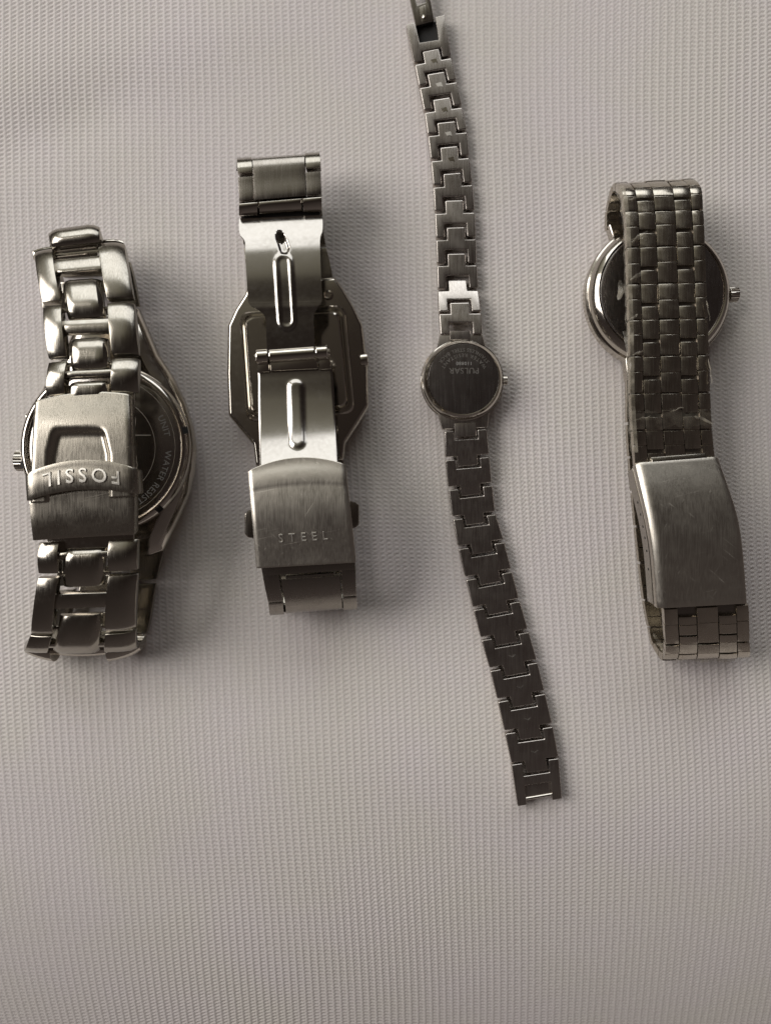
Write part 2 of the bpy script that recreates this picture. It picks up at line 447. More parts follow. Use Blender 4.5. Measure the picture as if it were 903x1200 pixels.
# ================================================================== 1: big sports watch, far left
def watch_sports():
    c = P(130, 525, 10); c.x = -74.8; c.z = 0
    w = thing('wristwatch', 'chunky steel sports watch face down, FOSSIL raised on its clasp bar',
              'watch', c, GROUP)
    # ---- case
    right = [(164,362),(176,390),(187,416),(203,440),(218,471),(227,500),(231,527),(229,552),(223,579),(213,603),(203,624),(193,645),(176,652)]
    pr = [P(x, y, 5.5) for x, y in right]
    pl = [Vector((2*c.x - p.x, p.y, 0)) for p in pr]
    out = [Vector((p.x, p.y, 0)) for p in pr] + pl[::-1]
    cy = c.y
    def ring(s, z, sy=None):
        return [Vector((c.x + (p.x - c.x)*s, cy + (p.y - cy)*(sy or s), z)) for p in out]
    bm = loft(NB(), [ring(.80, .2, .78), ring(.90, 1.2, .88), ring(.97, 3.0, .96), ring(1.0, 5.2), ring(.995, 6.8), ring(.955, 8.6, .93), ring(.86, 9.9, .80)])
    case = build('case', bm, M_POL, w, 0.35, 2, 25, 30)
    bm = lathe(NB(), c, [(21.8, 9.0), (22.7, 9.6), (22.6, 10.6), (22.0, 11.5), (21.2, 12.0), (20.6, 11.9), (20.3, 11.3), (20.3, 9.0)], 128, False)
    build('case_back_ring', bm, M_POL, case, 0, sharp=60)
    bm = NB()
    for k in range(6):                                    # key slots in the screwed ring, their shade painted as dark plates
        a = math.radians(12 + 60*k)
        p = c + Vector((math.cos(a)*22.0, math.sin(a)*22.0, 11.42)); t = Vector((-math.sin(a), math.cos(a), 0)); r = Vector((math.cos(a), math.sin(a), -0.55))
        prism(bm, [p - t*.9 - r*.75, p + t*.9 - r*.75, p + t*.9 + r*.75, p - t*.9 + r*.75], Vector((0, 0, 0.12)))
    build('key_slot', bm, M_RECESS_SHADE, case)
    bm = lathe(NB(), c, [(20.25, 10.0), (20.25, 11.0), (19.6, 11.2)], 96)
    disc = build('case_back', bm, M_SMOKE, case, 0, sharp=60)
    # inner rings and petal-shaped lines on the dark back
    bm = NB()
    for cx_, cy_, r, a0, a1 in ((0, 0, 13.6, 0, 360), (0, 0, 18.9, 0, 360), (1.8, 7.0, 6.6, -80, 85), (2.2, -3.4, 6.4, -80, 80), (5.2, -4.6, 3.6, -100, 100), (5.6, -4.6, 2.2, 90, 270)):
        pts = [Vector((c.x + cx_ + r*math.cos(math.radians(a0 + (a1-a0)*k/60)), c.y + cy_ + r*math.sin(math.radians(a0 + (a1-a0)*k/60)), 11.2)) for k in range(61)]
        wire(bm, pts, 0.07)
    pts = [Vector((c.x + x, c.y + 3.3, 11.2)) for x in (7.0, 9.0, 12.4)]
    wire(bm, pts, 0.12)
    build('engraved_line', bm, M_LETTER, disc)
    def arc(mid):
        def f(x, y, z):
            r = 17.0 + y; a = math.radians(mid) - x/17.0
            return Vector((c.x + r*math.cos(a), c.y + r*math.sin(a), 11.22 + z))
        return f
    build('lettering', letters('WATER RESISTANT', 2.35, arc(-39), 0.05, 1.08), M_PRINT, disc)
    build('lettering', letters('UNIT', 2.35, arc(20), 0.05, 1.08), M_PRINT, disc)
    # ---- crown and pusher on the left
    a = P(34, 540, 6); a.z = 6; b = P(20.5, 540, 6); b.z = 6
    bm = rod(NB(), a + Vector((3, 0, 0)), b, 2.9, 44, 0.28); build('crown', bm, M_POL, w, 0.12, 1, 50)
    a = P(40, 489, 6); b = P(32, 489, 6)
    build('pusher', rod(NB(), a, b, 1.1, 20), M_POL, w, 0.15)
    # ---- bracelet
    rows = [(48,362,163,360,6,2), (40,303,148,297,8,3.2), (37,288,143.5,275,11,10), (38,289,143,277,15.5), (47,354,154.5,348,22.3),
            (54,420,160.5,415,25), (51,466,160,461,26.3), (45,560,160,555,26.5), (43,634,159.5,630,25.8), (42,677,159,673,24.6),
            (33.5,748,157.5,743,18.6), (28,767,163,766,9.5), (40,757,170,748,6,2), (60,690,182,681,6,2), (70,650,192,640,6,2.4)]
    B = Band(rows)
    def bar_dome(u, v, px, py): return 1.1*(1 - abs(2*v - 1)**2.4) - 0.25*(2*u - 1)**4
    def bar_l(u, v, px, py): return 1.1*(1 - abs(2*v - 1)**2.4) - 0.6*(1-u)**3
    def bar_r(u, v, px, py): return 1.1*(1 - abs(2*v - 1)**2.4) - 1.1*u**4
    for i in (0.0, 2.0, 3.0, 4.0, 5.0, 8.0, 9.0, 10.0, 12.0, 13.0):
        if i == 2.0: continue
        t0, t1 = i + .045, i + .955
        if i == 0.0: t0, t1 = .05, .95
        bm = NB()
        block(bm, B, 0, .212, t0, t1, -3.0, -0.9, 4, 12, bar_l)
        block(bm, B, .715, 1, t0, t1, -3.0, -0.9, 5, 12, bar_r)
        block(bm, B, .20, .725, i + .31, i + .53, -2.7, -0.75, 6, 4, lambda u, v, px, py: 0.25*(1-(2*v-1)**2))
        build('outer_link', bm, M_BRUSH, w, 0.20, 3, 40)
    # the two ends where the bracelet turns over
    for t0, t1, s in ((1.05, 2.5, -1.9), (11.02, 11.95, -0.6)):
        bm = NB()
        cm = 2.6 if s > -1 else 0.6                       # across its width the link is arched
        arch = lambda A, v: cm*(1 - (2*A - 1)**2)*math.sin(math.pi*min(1, v*1.1 + .05))
        block(bm, B, 0, .225, t0, t1, -3.0 if s > -1 else -3.6, s, 6, 12, lambda u, v, px, py: bar_l(u, v, px, py) + arch(u*.225, v))
        block(bm, B, .705, 1, t0, t1, -3.0 if s > -1 else -3.6, s, 6, 12, lambda u, v, px, py: bar_r(u, v, px, py) + arch(.705 + u*.295, v))
        if s > -1:
            block(bm, B, .22, .71, t0 + .3, t1 - .1, -3.0, s - .5, 8, 10, lambda u, v, px, py: arch(.22 + u*.49, v))
        build('outer_link', bm, M_POL, w, 0.28, 2, 40)
    def cen(u, v, px, py):
        f = 1 - abs(2*v - 1)**3.0
        return 1.3*f - 1.0*max(0, abs(2*u - 1) - 0.72)/0.28
    for t0, t1 in ((.62, 1.2), (3.64, 4.27), (4.62, 5.28), (5.66, 6.1), (7.98, 9.22), (9.65, 11.16), (12.05, 12.2), (12.62, 13.25)):
        if (t0, t1) == (7.98, 9.22): t0 = 8.22
        bm = block(NB(), B, .255, .670, t0, t1, -2.8, -1.0, 10, 14, cen)
        build('centre_link', bm, M_BRUSH, w, 0.3, 2, 45)
    Bt = Band([(60,312,116,303,4,3.6), (58.5,288,117,280,7.5,7.0), (57,276,117.5,268,11.5), (57,276,117,268,14.6), (58.5,284,116.5,277,16.2), (60,293,116,287,16.4)])
    build('centre_link', block(NB(), Bt, 0, 1, .2, 4.7, -2.8, -.2, 10, 24, cen), M_BRUSH, w, 0.3, 3, 45)
    for i in (3.15, 4.1, 5.1, 9.0, 9.9):
        a_, b_ = B.at(.2, i, -2.0), B.at(.72, i, -2.0)
        build('link_pin', rod(NB(), a_, b_, 0.55, 10), M_POL, w)
    # ---- folding clasp
    C = Band([(39.5,470,152.5,461.5,26.6), (37,505,154,498,28.6), (35,552,155.5,546,29.6), (34.5,590,158,582,29.2)])
    bowc = lambda a, v: (-1.5*(1 - v))*(1 - (2*a - 1)**2)
    def dim(u, v, px, py):
        # pressed finger dimple, wider at its foot, open under the bar
        top, y = 504.0, py
        f = smooth01((y - top)/10.0)
        half = 27 + 8*min(1, max(0, (y - top)/30))
        g = 1 - smooth01((abs(px - 92) - half + 5)/9.0)
        edge = -0.5*max(0, (abs(2*u-1) - .9)/.1)**2
        return -1.5*f*g + edge
    bm = block(NB(), C, 0, 1, 0, 3, -3.2, 0, 60, 48, dim, bowc)
    cover = build('clasp_cover', bm, M_SHEEN, w, 0.35, 2, 50, 45)
    D = Band([(34,587,157.5,578,28.6), (36,612,158,604,28.2), (38.5,634,158,627,26.8)])
    bowd = lambda a, v: (-1.9*(1 - v) - .1)*(1 - (2*a - 1)**2)
    bm = block(NB(), D, 0, 1, 0, 2, -3.4, 0, 16, 10, None, bowd)
    build('clasp_plate', bm, M_SHEEN, w, 0.35, 2, 50, 45)
    G = Band([(27.5,556,160.5,549,30.4), (28.2,570,161,565,30.6), (29.5,588,162,580,30.2)])
    bowg = lambda a, v: (-2.9 + 0.9*v)*(1 - (2*a - 1)**2)
    bm = block(NB(), G, 0, 1, 0, 2, -4.6, 0, 24, 6, lambda u, v, px, py: -0.9*max(0, abs(2*u-1) - .86)/.14*max(0, abs(2*u-1) - .86)/.14, bowg)
    lock = build('lock_bar', bm, M_SHEEN, w, 0.3, 2, 50, 45)
    def ontobar(x, y, z):
        a = 0.515 - x/27.4; v = 0.50 + y/7.1                         # lettering stands upside down
        return G.base(a, 2*v) + G.frame(2*v)[0]*bowg(a, v) + G.frame(2*v)[2]*(z + 0.06)
    build('lettering', letters('FOSSIL', 4.7, ontobar, 0.34, 1.42, 0.10), M_LETTER, lock, sharp=25)
    # inner leaf of the clasp between cover and bracelet
    bm = block(NB(), B, .06, .94, 5.7, 8.6, -3.6, -2.6, 4, 10)
    build('clasp_leaf', bm, M_POL, w, 0.15)
    return w
watch_sports()

# ================================================================== 2: digital-style watch with opened folding clasp
def watch_octagon():
    c = P(348, 430, 5); c.z = 0
    w = thing('wristwatch', 'octagonal steel watch face down beneath an unfolded folding clasp reading STEEL', 'watch', c, GROUP)
    poly = [(287,345),(276,362),(267,382),(266,440),(268,487),(280,502),(297,522),(300,548),(403,540),(405,520),(420,497),(432,477),(431,430),(425,381),(414,358),(402,338),(393,325),(291,333)]
    def ring(s, z, h=5.0):
        pts = [P(x, y, h) for x, y in poly]
        return [Vector((c.x + (p.x-c.x)*s, c.y + (p.y-c.y)*s, z)) for p in pts]
    bm = loft(NB(), [ring(.9, .2), ring(.97, 1.2), ring(1, 2.2), ring(1, 5.2), ring(.97, 6.2)])
    case = build('case', bm, M_POL, w, 0.6, 4, 20)
    def rrect(q, h, r, inset=0):
        pts = []
        cs = [P(*k, h) for k in q]
        cen = sum(cs, Vector()) / 4
        cs = [p + (cen - p).normalized()*inset*1.4 for p in cs]
        for i in range(4):
            p, a, b = cs[i], cs[i-1], cs[(i+1) % 4]
            da, db = (a - p).normalized(), (b - p).normalized()
            for k in range(6):
                t = k/5
                pts.append(p + da*r*(1-t)**2 + db*r*t**2)
        return pts
    q = [(280,366),(404,357),(416,484),(289,494)]
    bm = NB()
    lo = []
    for ins, z, r in ((-0.2, 6.0, 3.2), (0, 7.0, 3), (.4, 7.4, 3), (.9, 7.4, 2.8), (1.3, 7.0, 2.6), (1.6, 7.0, 2.5), (1.9, 7.8, 2.4), (2.3, 8.1, 2.2)):
        l_ = rrect(q, 7.0, r, ins)
        for p in l_: p.z = z
        lo.append(l_)
    loft(bm, lo)
    back = build('case_back', bm, M_POL, case, 0, sharp=25)
    p = P(385, 346, 6.2); bm = NB(); lathe(bm, p, [(1.3, 6.0), (1.3, 6.5), (.9, 6.6), (.7, 6.2), (0.2, 6.15)], 20)
    build('screw', bm, M_POL, case)
    p = P(392, 504, 6.2); bm = NB(); lathe(bm, p, [(1.3, 5.9), (1.3, 6.3), (.9, 6.4), (.7, 6.1), (0.2, 6.05)], 20)
    build('screw', bm, M_POL, case)
    build('pusher', rod(NB(), P(422, 423, 4.5), P(431, 422, 4.5), 2.25, 24), M_POL, case, 0.3)
    # ---- bracelet loop
    rows = [(296,400,392,392,4,1.2), (290,335,390,328,5,1.8), (283,268,379,270,5,2), (278,194,375,188,7,7), (277.5,185,374,178,15.2),
            (278,192,375,185,18.15), (279,214,375.5,207,18.45), (280,237,376.5,229,18.5), (280,257,377.5,252,16.4)]
    B = Band(rows)
    for t0, t1 in ((.1, .96), (1.04, 1.7), (1.76, 2.45)):
        build('bracelet_link', block(NB(), B, 0, 1, t0, t1, -2.6, 0, 2, 6), M_BRUSH, w, 0.25)
    bm = NB()
    block(bm, B, 0, .175, 2.9, 5.5, -2.8, -0.15, 2, 12); block(bm, B, .825, 1, 2.9, 5.5, -2.8, -0.15, 2, 12)
    block(bm, B, .17, .83, 2.9, 4.5, -2.6, -0.45, 2, 10)
    build('bracelet_link', bm, M_BRUSH, w, 0.2)
    bm = NB()
    block(bm, B, .185, .815, 4.7, 6.95, -2.6, 0.15, 6, 10); block(bm, B, 0.0, .18, 5.72, 6.9, -2.6, -0.1, 2, 6); block(bm, B, .82, 1, 5.72, 6.9, -2.6, -0.1, 2, 6)
    build('bracelet_link', bm, M_TOP, w, 0.15)
    bm = NB()
    kn = lambda u, v, px, py: 0.9*math.sqrt(max(0, 1 - (2*v - 1)**2)) - 0.6
    block(bm, B, 0, .225, 7.0, 7.85, -2.4, 0, 2, 10, kn); block(bm, B, .775, 1, 7.0, 7.85, -2.4, 0, 2, 10, kn)
    build('hinge_knuckle', bm, M_POL, w, 0.12)
    bm = block(NB(), B, .245, .755, 6.98, 7.8, -2.6, -0.1, 4, 10, kn)
    build('hinge_knuckle', bm, M_POL, w, 0.12)
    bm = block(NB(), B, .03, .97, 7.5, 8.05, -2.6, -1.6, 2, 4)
    build('hinge_pin', bm, M_RECESS_SHADE, w)  # flat near-black slab, shade painted into the hinge gap
    # ---- unfolded clasp blades
    r1 = [(280.5,256,377.5,252,16.0), (280,266,378,262,17.1), (281.5,275,377.5,271,17.95), (287,283,375,279,18.55), (287.5,300,375,297,19.5), (289,325,376,322,20.1),
          (290.5,350,377,348,20.0), (292,356,376.5,354,20.0), (299,361,373,359,20.0), (306,366,370,363.5,19.9), (311,373,367.5,370,19.8), (312,390,367.8,387,19.6), (313,412,368.5,408,19.2)]
    K = Band(r1)
    def pill(px, py, cx0, y0, cx1, y1, rad):
        dx, dy = cx1-cx0, y1-y0
        t = min(1, max(0, ((px-cx0)*dx + (py-y0)*dy)/(dx*dx + dy*dy)))
        return math.hypot(px-cx0-dx*t, py-y0-dy*t)
    def emb1(u, v, px, py):
        d = pill(px, py, 332, 308, 336, 376, 1)
        hole_d = pill(px, py, 328.5, 278, 333, 292, 1)
        e = 0.28*(1 - smooth01((d - 8.0)/5.0))
        e -= 0.24*(1 - smooth01((d - 4.0)/4.5))
        e -= 0.55*(1 - smooth01((hole_d - 3.0)/4.0))
        return e
    def hol(px, py): return pill(px, py, 327.5, 273, 329.5, 281, 1) < 4.2
    bm = block(NB(), K, 0, 1, 0, 12, -0.9, 0, 66, 132, emb1, None, hol)
    blade = build('clasp_blade', bm, M_SOFT, w, 0, sharp=50)
    r2 = [(302,434,388,430,17.6), (302.5,445,390,441,17.7), (302.5,470,391.5,466,18.2), (303,500,393.5,494,19.4), (303.5,525,395,518,21.3), (304,556,396.5,548,24.4)]
    K2 = Band(r2)
    def emb2(u, v, px, py):
        d = pill(px, py, 346.5, 455, 348.5, 517, 1)
        return 0.45*(1 - smooth01((d - 4.0)/7.5)) - 0.7*(abs(2*u-1) > .97)*0.3
    bm = block(NB(), K2, 0, 1, 0, 5, -0.9, 0, 54, 76, emb2)
    build('clasp_blade', bm, M_SOFT, w, 0, sharp=50)
    # hinge between the blades
    def hp(x, y, h): return P(x, y, h)
    A_, B_ = hp(301, 419, 18.2), hp(384, 413, 18.2)
    ax = (B_ - A_)
    for f0, f1, r_, nm in ((0, .165, 2.0, 'hinge_knuckle'), (.18, .82, 1.85, 'hinge_knuckle'), (.835, 1, 2.0, 'hinge_knuckle')):
        build(nm, rod(NB(), A_ + ax*f0, A_ + ax*f1, r_, 28), M_POL, w, 0.25, 2, 50)
    build('hinge_pin', rod(NB(), A_ - ax*.03, A_ + ax*1.03, 0.9, 16), M_POL, w, 0.2)
    H = Band([(302,421,386,416,18.0), (302,437,388.5,433,18.0)])
    bm = NB()
    block(bm, H, .0, .165, 0, 1, -1.2, 0.5, 2, 2); block(bm, H, .84, 1, 0, 1, -1.2, 0.5, 2, 2); block(bm, H, .18, .82, 0, .95, -1.5, 0.7, 2, 2)
    build('hinge_tab', bm, M_POL, w, 0.3)
    # ---- clasp cover
    r3 = [(290,552,405,544,24.4), (291.5,570,406.5,563,25.2), (295,610,411,603,25.8), (300,666.5,417,659.5,24.0)]
    C = Band(r3)
    bow = lambda a, v: -2.7*(1 - v)**2*(1 - (2*a - 1)**2)
    def cr_(u, v, px, py):
        y = py - (px - 350)*(-7/116)
        return -0.10*smooth01((y - 571)/3.0) - 0.5*max(0, (abs(2*u-1) - .93)/.07)**2
    bm = block(NB(), C, 0, 1, 0, 3, -1.2, 0, 40, 60, cr_, bow)
    block(bm, C, 0, .03, .1, 2.95, -4.2, -1.2, 1, 8, None, None); block(bm, C, .97, 1, .1, 2.95, -4.2, -1.2, 1, 8)
    cover = build('clasp_cover', bm, M_CLASP, w, 0.2, 2, 55, 45)
    def tx(x, y, z):
        a = .498 + x/25.4; t = 2.43 - y/11.3 + .0*x
        return C.at(a, t, z + 0.0)
    build('lettering', letters('STEEL', 2.75, tx, 0.2, 2.0, 0.02), M_LETTER, cover, sharp=25)
    for (x0, x1, y0, y1) in ((286.5, 296, 597, 631), (410, 420.5, 587, 620)):
        s = 1 if x0 < 300 else -1
        pts = []
        for k in range(9):
            a = math.pi*k/8
            yy = (y0+y1)/2 - (y1-y0)/2*math.cos(a); xx = (x1 if s > 0 else x0) - s*(x1-x0)*min(1, 1.5*math.sin(a))
            pts.append(P(xx, yy, 22.6))
        p0 = P((x1 if s > 0 else x0) + s*6, y1, 22.6); p1 = P((x1 if s > 0 else x0) + s*6, y0, 22.6)
        bm = prism(NB(), pts + [p0, p1], Vector((0, 0, -2.6)))
        build('release_button', bm, M_BRUSH, w, 0.4)
    # ---- lower end of the bracelet
    Lr = [(303,650,414,644,21.6), (306.5,668,416,661,21.4), (311,692,417,685,19.8), (314.5,708,418,700,16.6), (316,720,418.5,713,11.5), (318,719,416,711,7,5.5), (314,690,411,683,5,2), (306,620,407,613,5,2), (299,545,404,537,5,2)]
    E = Band(Lr)
    bm = NB()
    block(bm, E, 0, 1, 0, 1.30, -2.6, 0, 3, 10)
    block(bm, E, 0, .17, 1.28, 2.9, -2.6, -.01, 2, 10); block(bm, E, .845, 1, 1.28, 2.9, -2.6, -.01, 2, 10)
    build('bracelet_link', bm, M_TOP, w, 0.15)
    bm = NB()
    block(bm, E, .185, .83, 1.52, 3.9, -2.6, -.12, 3, 14)
    block(bm, E, .24, .77, 1.40, 1.56, -2.6, -.35, 2, 2)
    build('bracelet_link', bm, M_TOP, w, 0.15)
    bm = NB()
    block(bm, E, 0.0, .165, 2.9, 4.1, -2.6, .2, 2, 8); block(bm, E, .84, 1, 2.9, 4.1, -2.6, .2, 2, 8); block(bm, E, .165, .84, 3.95, 5.1, -2.6, -0.3, 2, 6)
    build('bracelet_link', bm, M_TOP, w, 0.2)
    for t0, t1 in ((5.15, 5.9), (5.98, 6.45), (6.5, 6.97), (7.03, 7.5), (7.55, 8.0)):
        build('bracelet_link', block(NB(), E, 0.02, .98, t0, t1, -2.6, 0, 2, 4), M_BRUSH, w, 0.2)
    return w
watch_octagon()

# ================================================================== 3: slim ladies' watch, unclasped and laid out straight
def watch_slim():
    c = P(541.5, 446, 4); c.z = 0
    w = thing('wristwatch', 'slim dark watch laid out straight, with T shaped links and small round case back', 'watch', c, GROUP)
    bm = lathe(NB(), c, [(10.0, 0.2), (11.0, 0.9), (11.5, 2.0), (11.5, 3.1), (11.15, 3.35), (11.15, 3.6), (11.35, 3.9), (11.2, 4.8), (10.9, 5.0)], 96)
    case = build('case', bm, M_POL, w, 0, sharp=28)
    bm = lathe(NB(), c, [(10.85, 4.6), (10.85, 5.3), (10.3, 6.15), (9.75, 6.6), (9.6, 6.55), (9.5, 6.65), (9.4, 6.66)], 96)
    back = build('case_back', bm, M_BACK, case, 0, sharp=28)
    bm = lathe(NB(), c, [(10.88, 4.7), (10.9, 5.35), (10.35, 6.2), (9.8, 6.66), (9.62, 6.62)], 96, False)
    build('bevel_ring', bm, M_POL, case, 0, sharp=40)
    def flat(dy, s=1.0):
        return lambda x, y, z: Vector((c.x + .2 - x*s, c.y + dy - y, 6.68 + z))
    def arc(r0):
        def f(x, y, z):
            r = r0 - y; a = math.pi/2 + x/r0                   # upside down, along the upper rim
            return Vector((c.x + .15 + r*math.cos(a), c.y + r*math.sin(a), 6.68 + z))
        return f
    build('lettering', letters('STAINLESS STEEL BACK', 1.35, arc(7.95), 0.03, 1.12), M_ENGR, back)
    build('lettering', letters('WATER RESISTANT', 1.35, arc(6.5), 0.03, 1.3), M_ENGR, back)
    build('lettering', letters('110880', 1.3, flat(4.25), 0.03, 1.15), M_PRINT, back)
    build('lettering', letters('PULSAR', 2.25, flat(2.3), 0.03, 1.08), M_ENGR, back)
    build('crown', rod(NB(), P(586, 446, 3.2), P(594, 446, 3.2), 1.25, 30, 0.14), M_POL, case, 0.1, 1, 50)
    # lugs
    for q, hh in (([(515,392),(565,392),(570,410),(511,411)], 4.6), ([(513,484),(573,483),(571,501),(518,503)], 4.6)):
        pts = [P(x, y, hh) for x, y in q]
        build('lug', prism(NB(), pts, Vector((0, 0, -3.2))), M_DARK, case, 0.3)
    build('lug', prism(NB(), [P(x, y, 5.0) for x, y in ((527,387.5),(551,387.5),(551,398),(527,398))], Vector((0, 0, -2.5))), M_DARK, case, 0.2)
    build('lug', prism(NB(), [P(x, y, 4.8) for x, y in ((532,496),(557,495),(558,511),(533,512))], Vector((0, 0, -2.5))), M_DARK, case, 0.2)
    up = [(485.5,75,528.6,66.5,2.7), (491,102,535,95,2.8), (497,131,541.2,124.6,2.7), (501,158.5,547,153.5,2.9), (504.6,188,549.7,183.4,2.7), (507.5,218.7,553.5,215.3,2.8),
          (509.2,249.2,556,247.6,2.7), (510.8,280.6,557.5,279,2.8), (511.8,310.5,558.5,309.6,2.6), (512.7,340,560.3,339.2,2.4), (514,366.8,563.8,366.2,4.4), (516,393.6,564.8,393.2,5.2)]
    dn = [(520.6,503,569.8,500.5,5.1), (521.4,537,573,533.2,4.2), (525,572,576.3,566.5,3.2), (530,606.3,580,600.2,2.8), (536.4,641,590,633,2.9), (545,677.3,599,667.5,2.7), (554,712.7,608.2,702.3,2.8),
          (563.2,748,618.6,738.2,2.7), (573.6,784,629,774,2.8), (582.6,820.2,638,810.5,2.7), (591,857.5,647,849,2.7), (599.2,895.6,654.4,888,2.7)]
    def tlink(A, Bq, upward, n_):
        # A, Bq: rows at the two ends
        TL, TR, BL, BR = P(A[0],A[1],A[4]), P(A[2],A[3],A[4]), P(Bq[0],Bq[1],Bq[4]), P(Bq[2],Bq[3],Bq[4])
        def m(a, b): return TL.lerp(TR, a).lerp(BL.lerp(BR, a), b)
        nrm = (BL - TL).cross(TR - TL).normalized()
        if nrm.z < 0: nrm = -nrm
        o = [(0,0.03),(.27,0.03),(.27,-.45),(.73,-.45),(.73,0.03),(1,0.03),(1,.93),(.775,.93),(.775,.42),(.225,.42),(.225,.93),(0,.93)]
        if not upward:                                       # below the case: shorter tongue, shallower notch
            o = [(a, {-.45: -.33, .42: .61}.get(b, b)) for a, b in o]
            o = [(a, 1 - b) for a, b in o]
        jit = random.uniform(-.11, .11); jit2 = random.uniform(-.12, .12)
        pts = [m(a, b) + nrm*(jit*(a - .5)*2 + jit2*(b - .5)) for a, b in o]
        bm = prism(NB(), pts, nrm*-2.5)
        ob = build('link', bm, M_DARK, w, 0.42, 5, 40)
        # the hinge tube seen under the next link
        pa, pb = m(.2, .95 if upward else .05) - nrm*1.7, m(.8, .95 if upward else .05) - nrm*1.5
        build('hinge_pin', rod(NB(), pa, pb, 0.42, 10), M_CORE, ob)
        return m, nrm, ob
    for i in range(len(up) - 1):
        m, nrm, ob = tlink(up[i], up[i+1], True, i)
        if i < 5:                                            # small punched mark on the adjustable links
            p = m(.53, .02) + nrm*.02
            x_, y_ = (m(1, 0) - m(0, 0)).normalized(), (m(.5, 0) - m(.5, 1)).normalized()
            bm = prism(NB(), [p - x_*1.0 + y_*.35, p + x_*.6 + y_*.55, p + x_*.9 - y_*.9, p + x_*.35 - y_*.5, p - x_*.5 - y_*.6], nrm*.05)
            build('arrow_mark', bm, M_LETTER if i % 2 else M_POL, ob)
    for i in range(len(dn) - 1):
        m, nrm, ob = tlink(dn[i], dn[i+1], False, i)
        if i >= 7:
            p = m(.53, .72) + nrm*.06
            x_, y_ = (m(1, 0) - m(0, 0)).normalized(), (m(.5, 0) - m(.5, 1)).normalized()
            bm = prism(NB(), [p - x_*1.05 + y_*.22, p - x_*.8 + y_*.3, p - y_*.08, p + x_*.8 + y_*.3, p + x_*1.05 + y_*.22, p - y_*.42], nrm*.05)
            build('arrow_mark', bm, M_ENGR, ob)
    # ---- clasp frame at the far end, with the fold-over tongue
    def quadmap(q, h):
        TL, TR, BR, BL = [P(x, y, hh) for (x, y), hh in zip(q, h)]
        return lambda a, b: TL.lerp(TR, a).lerp(BL.lerp(BR, a), b)
    m = quadmap([(475.5,28.5),(520.5,17),(528.4,66),(485.4,74)], (3.2, 3.2, 2.8, 2.8))
    bm = NB()
    o = [(0,0),(.23,0),(.25,.52),(.25,.52),(.75,.55),(.76,0),(1,0),(1,.97),(.77,.97),(.77,.74),(.24,.74),(.23,.97),(0,.97)]
    o.pop(3)
    prism(bm, [m(a, b) for a, b in o], Vector((0, 0, -2.6)))
    fr = build('clasp_frame', bm, M_DARK, w, 0.22)
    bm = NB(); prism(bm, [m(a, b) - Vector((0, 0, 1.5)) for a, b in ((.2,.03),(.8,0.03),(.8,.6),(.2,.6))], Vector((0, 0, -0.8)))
    build('clasp_floor', bm, M_RECESS_SHADE, fr)  # floor painted near-black for the shade inside the frame
    m = quadmap([(475,-26),(498.5,-31),(508.5,24),(487,30)], (3.6, 3.6, 3.3, 3.3))
    bm = NB()
    prism(bm, [m(a, b) for a, b in ((0,0),(.3,0),(.3,.60),(.74,.58),(.74,0),(1,0),(1,1),(0,1))], Vector((0, 0, -1.6)))
    tg = build('clasp_tongue', bm, M_SOFT, w, 0.2)
    bm = NB(); p = m(.55, .88); lathe(bm, p, [(.75, p.z - .3), (.7, p.z + .25), (.3, p.z + .45)], 16)
    build('clasp_stud', bm, M_POL, tg)
    bm = NB(); prism(bm, [m(a, b) + Vector((0, 0, .02)) for a, b in ((.36,.66),(.68,.64),(.68,.97),(.36,.97))], Vector((0, 0, .12)))
    build('tongue_rib', bm, M_BRUSH, tg, .05)
    # ---- clasp frame at the near end
    m = quadmap([(599.2,896.5),(654.2,889),(658,936),(606.5,945)], (2.7, 2.7, 2.7, 2.7))
    bm = NB()
    prism(bm, [m(a, b) for a, b in ((0,0),(.22,0),(.22,.31),(.78,.31),(.78,0),(1,0),(1,1),(.79,1),(.79,.54),(.21,.54),(.21,1),(0,1))], Vector((0, 0, -2.4)))
    fr = build('clasp_frame', bm, M_DARK, w, 0.22)
    bm = NB(); prism(bm, [m(a, b) - Vector((0, 0, .9)) for a, b in ((.18,.5),(.82,.5),(.82,.86),(.18,.86))], Vector((0, 0, -.9)))
    build('clasp_floor', bm, M_DARK, fr, .1)
    build('clasp_bar', rod(NB(), m(.19, .88) - Vector((0, 0, .9)), m(.81, .88) - Vector((0, 0, .9)), .45, 12), M_POL, fr)
    return w
watch_slim()

